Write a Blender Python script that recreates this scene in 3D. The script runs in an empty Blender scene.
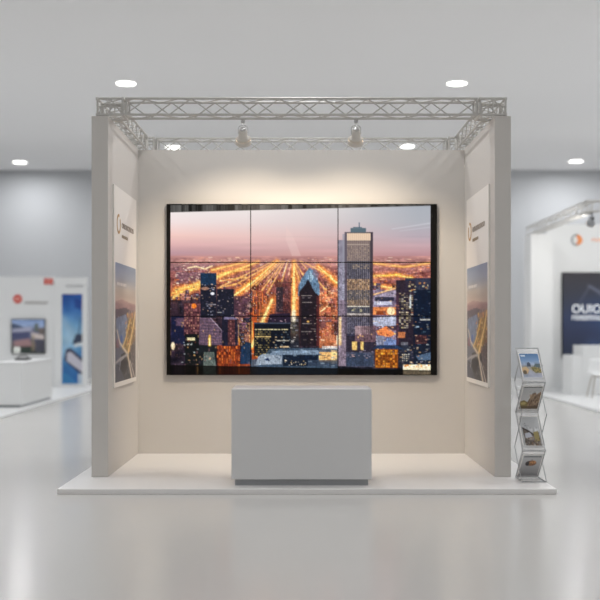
import bpy, bmesh, math, random
import numpy as np
from mathutils import Vector, Matrix

random.seed(7)
RNG = np.random.default_rng(11)
sc = bpy.context.scene
COL = sc.collection
CZ = 1.55            # eye height
PZ = 0.05            # top of the booth platform

# ------------------------------------------------------------------ colours
def lin(c):
    out = []
    for v in c:
        v = v / 255.0
        out.append(v / 12.92 if v <= 0.04045 else ((v + 0.055) / 1.055) ** 2.4)
    return out

def lin_arr(a):
    a = np.clip(a / 255.0, 0, 1)
    return np.where(a <= 0.04045, a / 12.92, ((a + 0.055) / 1.055) ** 2.4)

# ------------------------------------------------------------------ materials
def mat(name, col, rough=0.5, metal=0.0, spec=0.5, noise=0.0, scale=6.0, emit=0.0, coat=0.0):
    m = bpy.data.materials.new(name); m.use_nodes = True
    nt = m.node_tree; b = nt.nodes['Principled BSDF']
    c = (*lin(col), 1)
    b.inputs['Base Color'].default_value = c
    b.inputs['Roughness'].default_value = rough
    b.inputs['Metallic'].default_value = metal
    b.inputs['Specular IOR Level'].default_value = spec
    b.inputs['Coat Weight'].default_value = coat
    if emit:
        b.inputs['Emission Color'].default_value = c
        b.inputs['Emission Strength'].default_value = emit
    if noise:
        tc = nt.nodes.new('ShaderNodeTexCoord'); n = nt.nodes.new('ShaderNodeTexNoise')
        n.inputs['Scale'].default_value = scale; n.inputs['Detail'].default_value = 4
        nt.links.new(tc.outputs['Object'], n.inputs['Vector'])
        mr = nt.nodes.new('ShaderNodeMapRange')
        mr.inputs['To Min'].default_value = max(0, rough - noise)
        mr.inputs['To Max'].default_value = min(1, rough + noise)
        nt.links.new(n.outputs['Fac'], mr.inputs['Value'])
        nt.links.new(mr.outputs['Result'], b.inputs['Roughness'])
        mx = nt.nodes.new('ShaderNodeMix'); mx.data_type = 'RGBA'
        mx.inputs['A'].default_value = tuple(x * (1 - noise * 0.25) for x in c[:3]) + (1,)
        mx.inputs['B'].default_value = tuple(min(1, x * (1 + noise * 0.25)) for x in c[:3]) + (1,)
        nt.links.new(n.outputs['Fac'], mx.inputs['Factor'])
        nt.links.new(mx.outputs['Result'], b.inputs['Base Color'])
    return m

def picture_mat(name, emit=0.0, rough=0.4, spec=0.4):
    m = bpy.data.materials.new(name); m.use_nodes = True
    nt = m.node_tree; b = nt.nodes['Principled BSDF']
    a = nt.nodes.new('ShaderNodeAttribute'); a.attribute_name = 'pic'
    b.inputs['Roughness'].default_value = rough
    b.inputs['Specular IOR Level'].default_value = spec
    if emit:
        b.inputs['Base Color'].default_value = (0.004, 0.004, 0.004, 1)
        nt.links.new(a.outputs['Color'], b.inputs['Emission Color'])
        b.inputs['Emission Strength'].default_value = emit
    else:
        nt.links.new(a.outputs['Color'], b.inputs['Base Color'])
    return m

def acrylic_mat(name):
    m = bpy.data.materials.new(name); m.use_nodes = True
    nt = m.node_tree; b = nt.nodes['Principled BSDF']
    b.inputs['Base Color'].default_value = (0.9, 0.9, 0.9, 1)
    b.inputs['Roughness'].default_value = 0.2
    b.inputs['Alpha'].default_value = 0.34
    return m

M = dict(
    floor=mat('polished_floor', (202, 200, 197), 0.205, spec=0.5, noise=0.006, scale=1.3),
    ceiling=mat('ceiling_paint', (247, 247, 248), 0.9, spec=0.2),
    hall=mat('hall_wall_paint', (190, 192, 195), 0.9, spec=0.2),
    wall=mat('booth_wall_laminate', (211, 207, 202), 0.6, spec=0.3, noise=0.02, scale=3),
    platform=mat('platform_gloss_white', (240, 238, 236), 0.28, spec=0.5),
    counter=mat('counter_lacquer', (222, 222, 222), 0.45, spec=0.4),
    plinth=mat('plinth_grey', (176, 178, 181), 0.5),
    alu=mat('brushed_aluminium', (198, 196, 192), 0.55, metal=0.5, noise=0.06, scale=30),
    lamp=mat('lamp_housing', (214, 210, 203), 0.4, metal=0.1),
    chrome=mat('polished_steel', (225, 225, 225), 0.18, metal=1.0),
    wire=mat('rack_wire_grey', (168, 169, 171), 0.35, metal=0.5),
    black=mat('black_frame', (17, 16, 15), 0.6, spec=0.15),
    dark=mat('dark_plastic', (58, 58, 60), 0.4),
    white=mat('white_lacquer', (228, 229, 229), 0.4, spec=0.4),
    paper=mat('white_paper', (238, 236, 233), 0.6, spec=0.3),
    poster=mat('poster_board_white', (240, 236, 230), 0.55, spec=0.3),
    gold=mat('logo_ochre', (190, 150, 95), 0.5),
    ink=mat('ink_grey', (112, 102, 92), 0.6),
    inkm=mat('ink_mid', (150, 138, 126), 0.6),
    inkl=mat('ink_light', (165, 150, 130), 0.6),
    red=mat('sign_red', (205, 62, 48), 0.45),
    pink=mat('sign_pale_red', (238, 178, 168), 0.45),
    orange=mat('sign_orange', (240, 150, 90), 0.45),
    grey=mat('sign_grey', (150, 152, 155), 0.45),
    tan=mat('chair_leg_wood', (168, 158, 146), 0.5),
    letter=mat('letter_white', (235, 238, 240), 0.5, emit=0.45),
    glow=mat('lamp_diffuser', (255, 253, 248), 0.5, emit=6.0),
    warmglow=mat('lamp_lens_warm', (255, 226, 190), 0.3, emit=5.0),
    screen=picture_mat('screen_picture', emit=1.0, rough=0.35, spec=0.12),
    print=picture_mat('printed_picture', rough=0.35),
    acrylic=acrylic_mat('milky_acrylic'),
)

# ------------------------------------------------------------------ mesh helpers
def obj(name, bm, m, parent=None, smooth=False, bevel=0.0):
    me = bpy.data.meshes.new(name)
    bmesh.ops.recalc_face_normals(bm, faces=bm.faces)
    bm.to_mesh(me); bm.free()
    if smooth:
        for p in me.polygons: p.use_smooth = True
    me.materials.append(m if not isinstance(m, str) else M[m])
    o = bpy.data.objects.new(name, me); COL.objects.link(o)
    if parent:
        o.parent = parent
        o.matrix_parent_inverse = parent.matrix_basis.inverted()
    if bevel:
        md = o.modifiers.new('bevel', 'BEVEL'); md.width = bevel; md.segments = 2
        md.limit_method = 'ANGLE'
    return o

def add_box(bm, x0, x1, y0, y1, z0, z1):
    v = [bm.verts.new((x, y, z)) for x in (x0, x1) for y in (y0, y1) for z in (z0, z1)]
    for f in ((0, 1, 3, 2), (4, 6, 7, 5), (0, 4, 5, 1), (2, 3, 7, 6), (0, 2, 6, 4), (1, 5, 7, 3)):
        bm.faces.new([v[i] for i in f])
    return bm

def box(x0, x1, y0, y1, z0, z1):
    return add_box(bmesh.new(), x0, x1, y0, y1, z0, z1)

def add_tube(bm, a, b, r, n=8, r2=None):
    a, b = Vector(a), Vector(b); d = (b - a).normalized()
    u = d.orthogonal().normalized(); w = d.cross(u)
    r2 = r if r2 is None else r2
    A, B = [], []
    for i in range(n):
        t = 2 * math.pi * i / n; e = u * math.cos(t) + w * math.sin(t)
        A.append(bm.verts.new(a + e * r)); B.append(bm.verts.new(b + e * r2))
    for i in range(n):
        j = (i + 1) % n
        bm.faces.new((A[i], A[j], B[j], B[i]))
    bm.faces.new(A[::-1]); bm.faces.new(B)
    return bm

def tube(a, b, r, n=8, r2=None):
    return add_tube(bmesh.new(), a, b, r, n, r2)

def add_path(bm, pts, r, n=6):
    for a, b in zip(pts, pts[1:]): add_tube(bm, a, b, r, n)
    return bm

def add_lathe(bm, o, axis, prof, n=28, cap=True):
    """prof: list of (distance along axis, radius)."""
    o, d = Vector(o), Vector(axis).normalized()
    u = d.orthogonal().normalized(); w = d.cross(u)
    rings = []
    for t, r in prof:
        rings.append([bm.verts.new(o + d * t + (u * math.cos(2 * math.pi * i / n) + w * math.sin(2 * math.pi * i / n)) * r) for i in range(n)])
    for A, B in zip(rings, rings[1:]):
        for i in range(n):
            j = (i + 1) % n; bm.faces.new((A[i], A[j], B[j], B[i]))
    if cap:
        bm.faces.new(rings[0][::-1]); bm.faces.new(rings[-1])
    return bm

def add_slab(bm, p, ux, vy, nrm, t):
    """a thin board: corner p, edge vectors ux and vy, thickness t along -nrm."""
    p, ux, vy, nrm = Vector(p), Vector(ux), Vector(vy), Vector(nrm).normalized()
    q = [p, p + ux, p + ux + vy, p + vy]
    f = [bm.verts.new(c) for c in q]; b = [bm.verts.new(c - nrm * t) for c in q]
    bm.faces.new(f); bm.faces.new(b[::-1])
    for i in range(4):
        j = (i + 1) % 4; bm.faces.new((f[i], b[i], b[j], f[j]))
    return bm

def empty(name, loc):
    o = bpy.data.objects.new(name, None); COL.objects.link(o)
    o.location = loc; o.empty_display_size = 0.1
    return o

def tag(o, label, cat, group=None, kind=None):
    o['label'] = label; o['category'] = cat
    if group: o['group'] = group
    if kind: o['kind'] = kind
    return o

def thing(name, loc, label, cat, group=None):
    return tag(empty(name, loc), label, cat, group)

def struct(name, bm, m):
    o = obj(name, bm, m); o['kind'] = 'structure'; return o

def copy_tree(o, delta, parent=None):
    c = o.copy(); COL.objects.link(c)
    if parent is None:
        c.location = Vector(o.location) + Vector(delta)
    else:
        c.parent = parent
    for ch in list(o.children): copy_tree(ch, delta, c)
    return c

def text(name, s, m, parent, origin, right, up, height, width=None, depth=0.004):
    cu = bpy.data.curves.new(name, 'FONT'); cu.body = s; cu.size = 1.0; cu.extrude = 0.0
    cu.resolution_u = 3
    tmp = bpy.data.objects.new(name, cu); COL.objects.link(tmp)
    bpy.context.view_layer.update()
    me = bpy.data.meshes.new_from_object(tmp.evaluated_get(bpy.context.evaluated_depsgraph_get()))
    bpy.data.objects.remove(tmp)
    xs = [v.co.x for v in me.vertices]; ys = [v.co.y for v in me.vertices]
    x0, x1, y0, y1 = min(xs), max(xs), min(ys), max(ys)
    R, U = Vector(right).normalized(), Vector(up).normalized(); N = R.cross(U)
    sy = height / (y1 - y0); sx = (width / (x1 - x0)) if width else sy
    for v in me.vertices:
        v.co = Vector(origin) + R * ((v.co.x - x0) * sx) + U * ((v.co.y - y0) * sy) + N * depth
    bm = bmesh.new(); bm.from_mesh(me); bpy.data.meshes.remove(me)
    ret = bmesh.ops.extrude_face_region(bm, geom=bm.faces[:])
    for g in ret['geom']:
        if isinstance(g, bmesh.types.BMVert): g.co -= N * depth * 0.9
    return obj(name, bm, m, parent)

# ------------------------------------------------------------------ raster pictures carried by fine colour grids
class Pic:
    def __init__(s, x0, y0, x1, y1, ppu, base=(128, 128, 128)):
        s.x0, s.y0, s.x1, s.y1, s.p = x0, y0, x1, y1, ppu
        s.W, s.H = max(2, round((x1 - x0) * ppu)), max(2, round((y1 - y0) * ppu))
        s.X = x0 + (np.arange(s.W) + .5)[None, :] / s.W * (x1 - x0) + np.zeros((s.H, 1))
        s.Y = y0 + (np.arange(s.H) + .5)[:, None] / s.H * (y1 - y0) + np.zeros((1, s.W))
        s.a = np.zeros((s.H, s.W, 3)); s.a[:] = base
    def mix(s, m, c, al=1.0):
        m = (m * al)[..., None]; s.a = s.a * (1 - m) + np.asarray(c, float) * m
    def vgrad(s, stops, mask=None):
        ys = [t[0] for t in stops]
        g = np.stack([np.interp(s.Y, ys, [t[1][k] for t in stops]) for k in range(3)], -1)
        if mask is None: s.a = g
        else: s.a = s.a * (1 - mask[..., None]) + g * mask[..., None]
    def rmask(s, x0, y0, x1, y1):
        return ((s.X >= x0) & (s.X < x1) & (s.Y >= y0) & (s.Y < y1)).astype(float)
    def rect(s, x0, y0, x1, y1, c, al=1.0):
        sx, sy = s.W / (s.x1 - s.x0), s.H / (s.y1 - s.y0)
        i0, i1 = max(0, round((x0 - s.x0) * sx)), max(0, round((x1 - s.x0) * sx))
        j0, j1 = max(0, round((y0 - s.y0) * sy)), max(0, round((y1 - s.y0) * sy))
        s.a[j0:j1, i0:i1] = s.a[j0:j1, i0:i1] * (1 - al) + np.asarray(c, float) * al
    def pmask(s, pts):
        ins = np.zeros(s.X.shape, bool); n = len(pts)
        for i in range(n):
            (xa, ya), (xb, yb) = pts[i], pts[(i + 1) % n]
            if ya == yb: continue
            c = ((ya > s.Y) != (yb > s.Y)) & (s.X < (xb - xa) * (s.Y - ya) / (yb - ya) + xa)
            ins ^= c
        return ins.astype(float)
    def poly(s, pts, c, al=1.0): s.mix(s.pmask(pts), c, al)
    def dist(s, pts, w0, w1):
        best = np.full(s.X.shape, 1e9); L = len(pts) - 1
        for i, ((xa, ya), (xb, yb)) in enumerate(zip(pts, pts[1:])):
            dx, dy = xb - xa, yb - ya
            t = np.clip(((s.X - xa) * dx + (s.Y - ya) * dy) / (dx * dx + dy * dy + 1e-9), 0, 1)
            d = np.hypot(s.X - xa - t * dx, s.Y - ya - t * dy)
            w = w0 + (w1 - w0) * (i + t) / L
            best = np.minimum(best, d / (w / 2))
        return best
    def line(s, pts, w0, w1, c, al=1.0, soft=0.6):
        d = s.dist(pts, w0, w1); s.mix(np.clip((1 + soft - d) / (2 * soft), 0, 1), c, al)
    def glow(s, pts, w0, w1, c, al=0.6):
        d = s.dist(pts, w0, w1); s.mix(np.exp(-d * d), c, al)
    def ell(s, cx, cy, rx, ry, c, al=1.0, soft=.25):
        d = np.hypot((s.X - cx) / rx, (s.Y - cy) / ry); s.mix(np.clip((1 - d) / soft + .5, 0, 1), c, al)
    def noise(s, x0, y0, x1, y1, cx, cy, amp, tint=(1, 1, 1)):
        nx, ny = int((x1 - x0) / cx) + 2, int((y1 - y0) / cy) + 2
        g = RNG.random((ny + 1, nx + 1)) * 2 - 1
        fx = np.clip((s.X - x0) / cx, 0, nx - .001); fy = np.clip((s.Y - y0) / cy, 0, ny - .001)
        ix, iy = fx.astype(int), fy.astype(int); tx, ty = fx - ix, fy - iy
        v = (g[iy, ix] * (1 - tx) + g[iy, ix + 1] * tx) * (1 - ty) + (g[iy + 1, ix] * (1 - tx) + g[iy + 1, ix + 1] * tx) * ty
        s.a += (v * s.rmask(x0, y0, x1, y1) * amp)[..., None] * np.asarray(tint, float)
    def specks(s, n, x0, y0, x1, y1, cols, wmin=.5, wmax=1.4, hmin=.4, hmax=1.0, al=.85):
        sx, sy = s.W / (s.x1 - s.x0), s.H / (s.y1 - s.y0)
        for _ in range(n):
            x, y = RNG.uniform(x0, x1), RNG.uniform(y0, y1)
            w, h = RNG.uniform(wmin, wmax), RNG.uniform(hmin, hmax)
            i0, i1 = int((x - s.x0) * sx), int((min(x + w, x1) - s.x0) * sx) + 1
            j0, j1 = int((y - s.y0) * sy), int((min(y + h, y1) - s.y0) * sy) + 1
            i0, j0 = max(i0, 0), max(j0, 0)
            c = np.asarray(cols[RNG.integers(len(cols))], float)
            A = al * RNG.uniform(.5, 1)
            s.a[j0:j1, i0:i1] = s.a[j0:j1, i0:i1] * (1 - A) + c * A
    def windows(s, x0, y0, x1, y1, dx, dy, cols, prob=.6, fw=.6, fh=.5, al=.8):
        sx, sy = s.W / (s.x1 - s.x0), s.H / (s.y1 - s.y0)
        y = y0
        while y < y1:
            x = x0
            while x < x1:
                if RNG.random() < prob:
                    i0, i1 = int((x - s.x0) * sx), int((min(x + dx * fw, x1) - s.x0) * sx) + 1
                    j0, j1 = int((y - s.y0) * sy), int((min(y + dy * fh, y1) - s.y0) * sy) + 1
                    c = np.asarray(cols[RNG.integers(len(cols))], float); A = al * RNG.uniform(.45, 1)
                    s.a[j0:j1, i0:i1] = s.a[j0:j1, i0:i1] * (1 - A) + c * A
                x += dx
            y += dy
    def sample(s, fx, fy):
        """bilinear lookup at fractions 0..1 (fx right, fy down), after light smoothing."""
        px = np.clip(fx * s.W - .5, 0, s.W - 1.001); py = np.clip(fy * s.H - .5, 0, s.H - 1.001)
        ix, iy = px.astype(int), py.astype(int); tx, ty = (px - ix)[..., None], (py - iy)[..., None]
        a = lin_arr(s.a)
        return (a[iy, ix] * (1 - tx) + a[iy, ix + 1] * tx) * (1 - ty) + (a[iy + 1, ix] * (1 - tx) + a[iy + 1, ix + 1] * tx) * ty

def grid(name, p, ux, vy, pic, m, parent, nx, ny, f=(0, 0, 1, 1)):
    """flat picture: top-left p, right vector ux, down vector vy; f is the part of pic it shows."""
    p, ux, vy = np.array(p, float), np.array(ux, float), np.array(vy, float)
    U, V = np.meshgrid(np.linspace(0, 1, nx + 1), np.linspace(0, 1, ny + 1))
    co = p + U[..., None] * ux + V[..., None] * vy
    idx = np.arange((nx + 1) * (ny + 1)).reshape(ny + 1, nx + 1)
    faces = np.stack([idx[:-1, :-1], idx[1:, :-1], idx[1:, 1:], idx[:-1, 1:]], -1).reshape(-1, 4)
    me = bpy.data.meshes.new(name)
    me.vertices.add(co.size // 3); me.vertices.foreach_set('co', co.reshape(-1))
    me.loops.add(faces.size); me.loops.foreach_set('vertex_index', faces.reshape(-1))
    me.polygons.add(len(faces)); me.polygons.foreach_set('loop_start', np.arange(len(faces)) * 4)
    me.update(calc_edges=True)
    c = pic.sample(f[0] + U * (f[2] - f[0]), f[1] + V * (f[3] - f[1]))
    rgba = np.concatenate([c, np.ones(c.shape[:2] + (1,))], -1)
    at = me.color_attributes.new('pic', 'FLOAT_COLOR', 'POINT')
    at.data.foreach_set('color', rgba.reshape(-1).astype(np.float32))
    me.materials.append(M[m])
    o = bpy.data.objects.new(name, me); COL.objects.link(o)
    if parent:
        o.parent = parent; o.matrix_parent_inverse = parent.matrix_basis.inverted()
    return o

# =================================================================== SETTING
HX, HY0, HY1, HZ = 17.0, -9.0, 30.6, 6.35
struct('floor', box(-HX, HX, HY0, HY1, -0.1, 0), 'floor')
struct('ceiling', box(-HX, HX, HY0, HY1, HZ, HZ + 0.1), 'ceiling')
struct('wall_back', box(-HX, HX, HY1, HY1 + 0.1, 0, HZ), 'hall')
struct('wall_left', box(-HX - 0.1, -HX, HY0, HY1, 0, HZ), 'hall')
struct('wall_right', box(HX, HX + 0.1, HY0, HY1, 0, HZ), 'hall')
struct('wall_front', box(-HX, HX, HY0 - 0.1, HY0, 0, HZ), 'hall')

# =================================================================== BOOTH SHELL
WT = 3.66
pl = obj('booth_platform', box(-2.264, 2.366, 9.26, 12.5, 0.0, PZ), 'platform', bevel=0.004)
tag(pl, 'low white glossy platform carrying the booth with the video wall', 'platform')
lw = obj('partition_panel', box(-2.10, -1.935, 10.0, 12.36, PZ, WT), 'wall', bevel=0.003)
tag(lw, 'tall plain grey-beige side wall at the left of the central booth', 'wall panel', 'booth walls')
rw = obj('partition_panel', box(1.932, 2.095, 10.0, 12.36, PZ, WT), 'wall', bevel=0.003)
tag(rw, 'tall plain grey-beige side wall next to the brochure rack', 'wall panel', 'booth walls')
bw = obj('partition_panel', box(-1.934, 1.931, 11.85, 12.36, PZ, WT - .012), 'wall')
tag(bw, 'wide beige booth back wall that carries the video wall', 'wall panel', 'booth walls')

# =================================================================== VIDEO WALL PICTURE
def city():
    P = Pic(170.5, 205, 430.5, 374.5, 4)
    # sky
    k = (P.X - 170.5) / 260
    L = [(205, (243, 238, 238)), (222, (243, 226, 224)), (236, (243, 202, 194)), (246, (216, 172, 172)), (253, (186, 148, 156)), (257, (190, 140, 140))]
    C = [(205, (226, 220, 220)), (222, (222, 208, 208)), (238, (224, 190, 188)), (248, (214, 172, 172)), (257, (205, 152, 148))]
    R = [(205, (172, 177, 186)), (222, (176, 178, 186)), (236, (184, 170, 180)), (246, (198, 166, 172)), (257, (190, 140, 146))]
    def g(st): return np.stack([np.interp(P.Y, [t[0] for t in st], [t[1][q] for t in st]) for q in range(3)], -1)
    kl = np.clip(k / .5, 0, 1)[..., None]; kr = np.clip((k - .5) / .45, 0, 1)[..., None]
    P.a = g(L) * (1 - kl) + g(C) * kl
    P.a = P.a * (1 - kr) + g(R) * kr
    P.poly([(286, 226), (294, 238), (301, 256), (292, 256), (286, 240)], (236, 205, 200), .35)
    P.line([(392, 229), (412, 226), (431, 223)], 1, 1.6, (205, 205, 212), .6)
    P.line([(400, 231), (431, 227)], .8, 1.2, (200, 198, 206), .5)
    P.noise(170, 236, 431, 257, 40, 3, 7, (1, .6, .7))
    # land base
    land = P.rmask(170, 256, 431, 375)
    P.vgrad([(256, (196, 142, 138)), (262, (182, 128, 122)), (272, (152, 100, 96)), (285, (140, 88, 84)), (300, (112, 74, 78)),
             (318, (80, 58, 66)), (340, (60, 50, 60)), (375, (40, 42, 52))], land)
    P.noise(170, 256, 431, 300, 14, 2.2, 26, (1, .75, .6))
    P.noise(170, 264, 431, 375, 6, 3, 24, (1, .8, .75))
    P.noise(170, 258, 431, 375, 2.2, 1.4, 26, (1, .85, .8))
    P.specks(200, 170, 257, 431, 268, [(255, 220, 180), (240, 170, 140), (150, 115, 130), (255, 235, 210)], .8, 4, .3, .7, .7)
    P.rect(170, 263.5, 215, 271, (120, 95, 110), .4)
    P.rect(176, 272, 205, 284, (110, 92, 108), .55)
    P.line([(188, 268), (196, 266.5), (205, 269), (212, 266)], 1.6, 1.6, (252, 224, 176), .9)
    P.specks(80, 171, 265, 214, 286, [(240, 205, 190), (190, 150, 160), (255, 235, 215), (92, 72, 92)], .6, 2, .4, .9)
    # glowing streets that fan out of the horizon
    O, Y_, Wt = (250, 160, 80), (255, 214, 130), (255, 242, 205)
    for pts, a, b in [([(277, 261), (252, 282), (231, 297)], 2.5, 6), ([(258, 262), (217, 277)], 2.5, 6), ([(294, 262), (294, 332)], 3, 8),
                      ([(318, 266), (337, 283)], 3, 6), ([(212, 281), (171, 298)], 3, 7), ([(203, 283), (176, 290)], 3, 5),
                      ([(272, 300), (262, 322), (250, 350)], 7, 8), ([(246, 262), (212, 270)], 2, 3),
                      ([(372, 263), (404, 267), (430, 263)], 2, 2), ([(373, 276), (396, 275), (412, 278)], 3, 4), ([(374, 284), (390, 288), (402, 284)], 3, 3)]:
        P.glow(pts, a * 1.7, b * 1.7, O, .75); P.line(pts, a * .45, b * .45, Y_, .85)
    P.line([(294, 264), (294, 300), (293.5, 330)], 1.3, 4.2, Wt, .95)
    P.line([(272, 302), (263, 320), (254, 336)], 3, 2.5, Wt, .9)
    P.line([(287, 263), (282.5, 276)], .7, 1.0, (255, 226, 205), .9)
    P.line([(291, 264), (288.5, 275)], .6, 1.0, (250, 200, 170), .8)
    for x in (264, 270, 299, 303):
        P.line([(291 + (x - 291) * .4, 263), (x, 284)], .5, .9, (248, 196, 150), .6)
    for y, x0, x1 in [(291, 172, 198), (287, 180, 200), (294, 176, 190), (299, 190, 200), (284, 190, 199), (279, 220, 246), (286, 218, 236), (271, 222, 250)]:
        P.line([(x0, y + 2), (x1, y - 2)], 1.2, 1.8, (255, 196, 110), .75)
    P.specks(130, 171, 278, 250, 302, [(255, 190, 110), (235, 130, 80), (120, 62, 62), (255, 228, 180), (90, 60, 76)], .8, 3, .5, 1.2, .75)
    P.specks(120, 252, 264, 337, 300, [(255, 200, 150), (235, 150, 110), (120, 74, 86), (150, 100, 112)], .5, 1.8, .4, 1, .7)
    P.specks(120, 373, 264, 430, 292, [(255, 190, 130), (200, 150, 150), (116, 92, 116), (255, 150, 80), (140, 110, 130)], 1, 5, .4, 1, .65)
    P.line([(383, 276), (400, 274)], 1.2, 1.5, (255, 190, 90), .9)
    # orange canyon in the lower centre
    P.rect(238, 312, 258, 366, (176, 84, 44), .75)
    for _ in range(26):
        x = RNG.uniform(238, 257); y = RNG.uniform(312, 352)
        P.rect(x, y, x + RNG.uniform(.5, 1.3), y + RNG.uniform(6, 22), [(255, 170, 70), (226, 112, 48), (120, 56, 40), (255, 206, 120)][RNG.integers(4)], .8)
    P.rect(252, 284, 272, 318, (150, 78, 62), .5)
    for x in (253, 256, 259, 262, 266):
        P.rect(x, 288 + (x % 3) * 3, x + 1, 316, (236, 132, 66), .7)
    P.ell(249, 305, 3, 3.5, (255, 220, 190), .9)
    # right of the pointed tower
    P.rect(319, 292, 337.5, 352, (222, 142, 100), .8)
    P.noise(319, 284, 338, 352, 5, 3, 46, (1, .8, .7))
    P.specks(40, 319, 286, 337, 350, [(255, 200, 150), (120, 64, 58), (255, 226, 190), (200, 110, 70)], 1, 5, .5, 1.4, .7)
    P.line([(320, 312), (331, 304), (337, 301)], 1, 2, (255, 220, 170), .8)
    P.line([(330, 317), (335, 326), (336.5, 342)], 1.2, 1.6, (130, 64, 50), .8)
    P.line([(334, 316), (337.5, 325), (337.5, 344)], 2, 2.5, (255, 236, 200), .85)
    P.rect(322, 319, 332, 322, (92, 84, 100), .8); P.rect(321, 326, 329, 328, (90, 46, 40), .8)
    P.rect(319, 352, 337, 364, (248, 176, 100), .85); P.specks(20, 320, 353, 336, 363, [(255, 226, 170), (190, 100, 60)], 1, 2, 1, 3)
    def blocks(n, x0, x1, y0, y1, cols, s0=1.0, wins=((255, 214, 150), (230, 160, 100), (210, 210, 220))):
        for y in np.sort(RNG.uniform(y0, y1, n)):
            sc_ = s0 * (.35 + .65 * (y - 262) / 100); x = RNG.uniform(x0 - 2, x1); w_ = RNG.uniform(4, 9) * sc_; h_ = RNG.uniform(6, 18) * sc_
            c = np.asarray(cols[RNG.integers(len(cols))], float) * RNG.uniform(.75, 1.2); X1 = min(x + w_, x1)
            P.rect(x, y - h_, X1, y, c, .92); P.rect(x, y - h_, x + (X1 - x) * .35, y, c * .72, .9)
            P.rect(x, y - h_, X1, y - h_ + .6, c * 1.7, .6)
            if w_ > 2.5: P.windows(x + .3, y - h_ + 1.2, X1 - .3, y - .3, 1.3, 1.7, wins, RNG.uniform(.2, .6), .55, .5, .75)
    MV = [(104, 74, 84), (84, 62, 74), (120, 84, 84), (58, 50, 64), (46, 46, 62), (140, 96, 88)]
    blocks(150, 171, 252, 296, 366, MV); blocks(60, 252, 292, 284, 324, [(120, 70, 62), (90, 56, 60), (60, 50, 60), (150, 88, 66)])
    blocks(40, 318, 338, 288, 340, [(190, 110, 80), (150, 90, 76), (110, 74, 74)]); blocks(90, 373, 431, 288, 366, [(52, 54, 70), (84, 74, 90), (110, 96, 112), (40, 48, 64), (128, 90, 80)])
    for pts, a, b in [([(294, 262), (293.7, 332)], 1.6, 5), ([(277, 261), (252, 283), (232, 297)], 1.4, 3.2), ([(272, 300), (263, 320), (252, 346)], 4, 5), ([(318, 266), (337, 283)], 1.6, 3)]:
        P.glow(pts, a * 2.2, b * 2.2, (255, 150, 70), .6); P.line(pts, a * .6, b * .6, (255, 224, 150), .95)
    for x, yb_ in ((256, 285), (246, 291), (238, 283), (262, 290), (268, 292), (300, 282), (304, 276), (326, 290), (331, 276), (222, 286), (280, 288)):
        P.glow([(291 + (x - 291) * .25, 261), (x, yb_)], .9, 1.8, (255, 196, 120), .8)
    P.specks(220, 171, 262, 338, 300, [(255, 214, 150), (255, 160, 80), (255, 236, 200)], .5, 1.6, .3, .8, .7)
    # --- left buildings
    D = (40, 42, 56)
    P.rect(171, 300, 238, 366, (52, 44, 56), .72)
    P.noise(171, 300, 238, 366, 5, 4, 22, (1, .8, .85))
    P.rect(171, 316, 190, 344, (36, 42, 68), .9)
    P.rect(176, 318, 186, 326, (150, 110, 120), .5)
    P.rect(184, 303, 201, 336, (104, 66, 70), .8)
    P.windows(184.5, 304, 200, 336, 2.2, 2.6, [(170, 120, 120), (44, 30, 40), (200, 150, 130)], .8, .5, .6)
    P.ell(194, 306, 2.5, 2.6, (255, 140, 60), .9)
    P.rect(185, 334, 199, 367, (28, 34, 36), .92); P.rect(187, 337.5, 195, 340.5, (226, 214, 170), .9); P.rect(187, 344, 192, 345, (220, 226, 220), .8)
    P.specks(28, 172, 340, 199, 366, [(230, 180, 120), (120, 66, 56), (190, 200, 200), (70, 50, 50)], .8, 2, .6, 1.4)
    P.ell(173, 346, 2, 4, (255, 230, 190), .9)
    P.poly([(200, 314), (206, 313), (216, 324), (225, 334), (225, 352), (199, 352)], (100, 84, 100))
    for y in range(318, 352, 3): P.line([(201, y), (216 + (y - 318) * .3, y + .5)], .6, .6, (150, 120, 126), .6)
    P.line([(206, 313), (216, 324), (225, 334), (225, 350)], .7, .7, (190, 180, 195), .7)
    P.rect(199, 345, 217, 367, (34, 40, 44), .95); P.poly([(204, 352), (214, 352), (216, 367), (203, 367)], (112, 122, 116), .85)
    P.line([(209.6, 336), (209.6, 345)], 2, 2.6, (255, 196, 70), 1); P.line([(209.6, 338), (209.6, 345)], .8, 1.2, (255, 244, 190), 1)
    P.rect(217, 345, 240, 367, (136, 66, 40), .9); P.windows(217, 346, 240, 366, 2.4, 3, [(240, 140, 70), (70, 36, 36)], .75, .45, .8)
    P.rect(222, 316, 237, 346, (42, 42, 58)); P.rect(228, 319, 235, 345, (98, 62, 64), .85); P.rect(224, 317, 237, 319.5, (150, 140, 170), .7)
    P.windows(228, 321, 235, 345, 2, 2.4, [(50, 34, 40), (160, 110, 100)], .6)
    P.rect(217, 289, 234, 316, D); P.specks(30, 217, 290, 234, 316, [(90, 92, 110), (220, 200, 190), (70, 60, 70)], .5, 1.6, .4, .9)
    P.rect(200.5, 273, 216.5, 318, (40, 42, 56)); P.rect(200.5, 273, 216.5, 285, (38, 62, 86), .95)
    P.specks(50, 201, 284, 216, 317, [(190, 190, 205), (90, 84, 96), (240, 200, 170), (60, 60, 76)], .6, 2.2, .4, .9)
    P.ell(205, 288.5, 4, 1.6, (236, 176, 140), .6); P.ell(212.5, 293.6, 2, 1.5, (235, 235, 250), .95)
    P.rect(208, 304, 216, 305, (210, 200, 200), .6); P.rect(217, 312, 222, 312.8, (200, 196, 190), .7)
    P.rect(234, 296, 250, 318, (88, 64, 76), .7); P.specks(40, 234, 296, 251, 318, [(180, 140, 150), (58, 44, 58), (230, 180, 150)], .6, 1.8, .5, 1.2)
    P.poly([(241, 348), (246, 342), (251, 343), (252, 364), (240, 364)], (40, 62, 88), .95)
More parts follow.
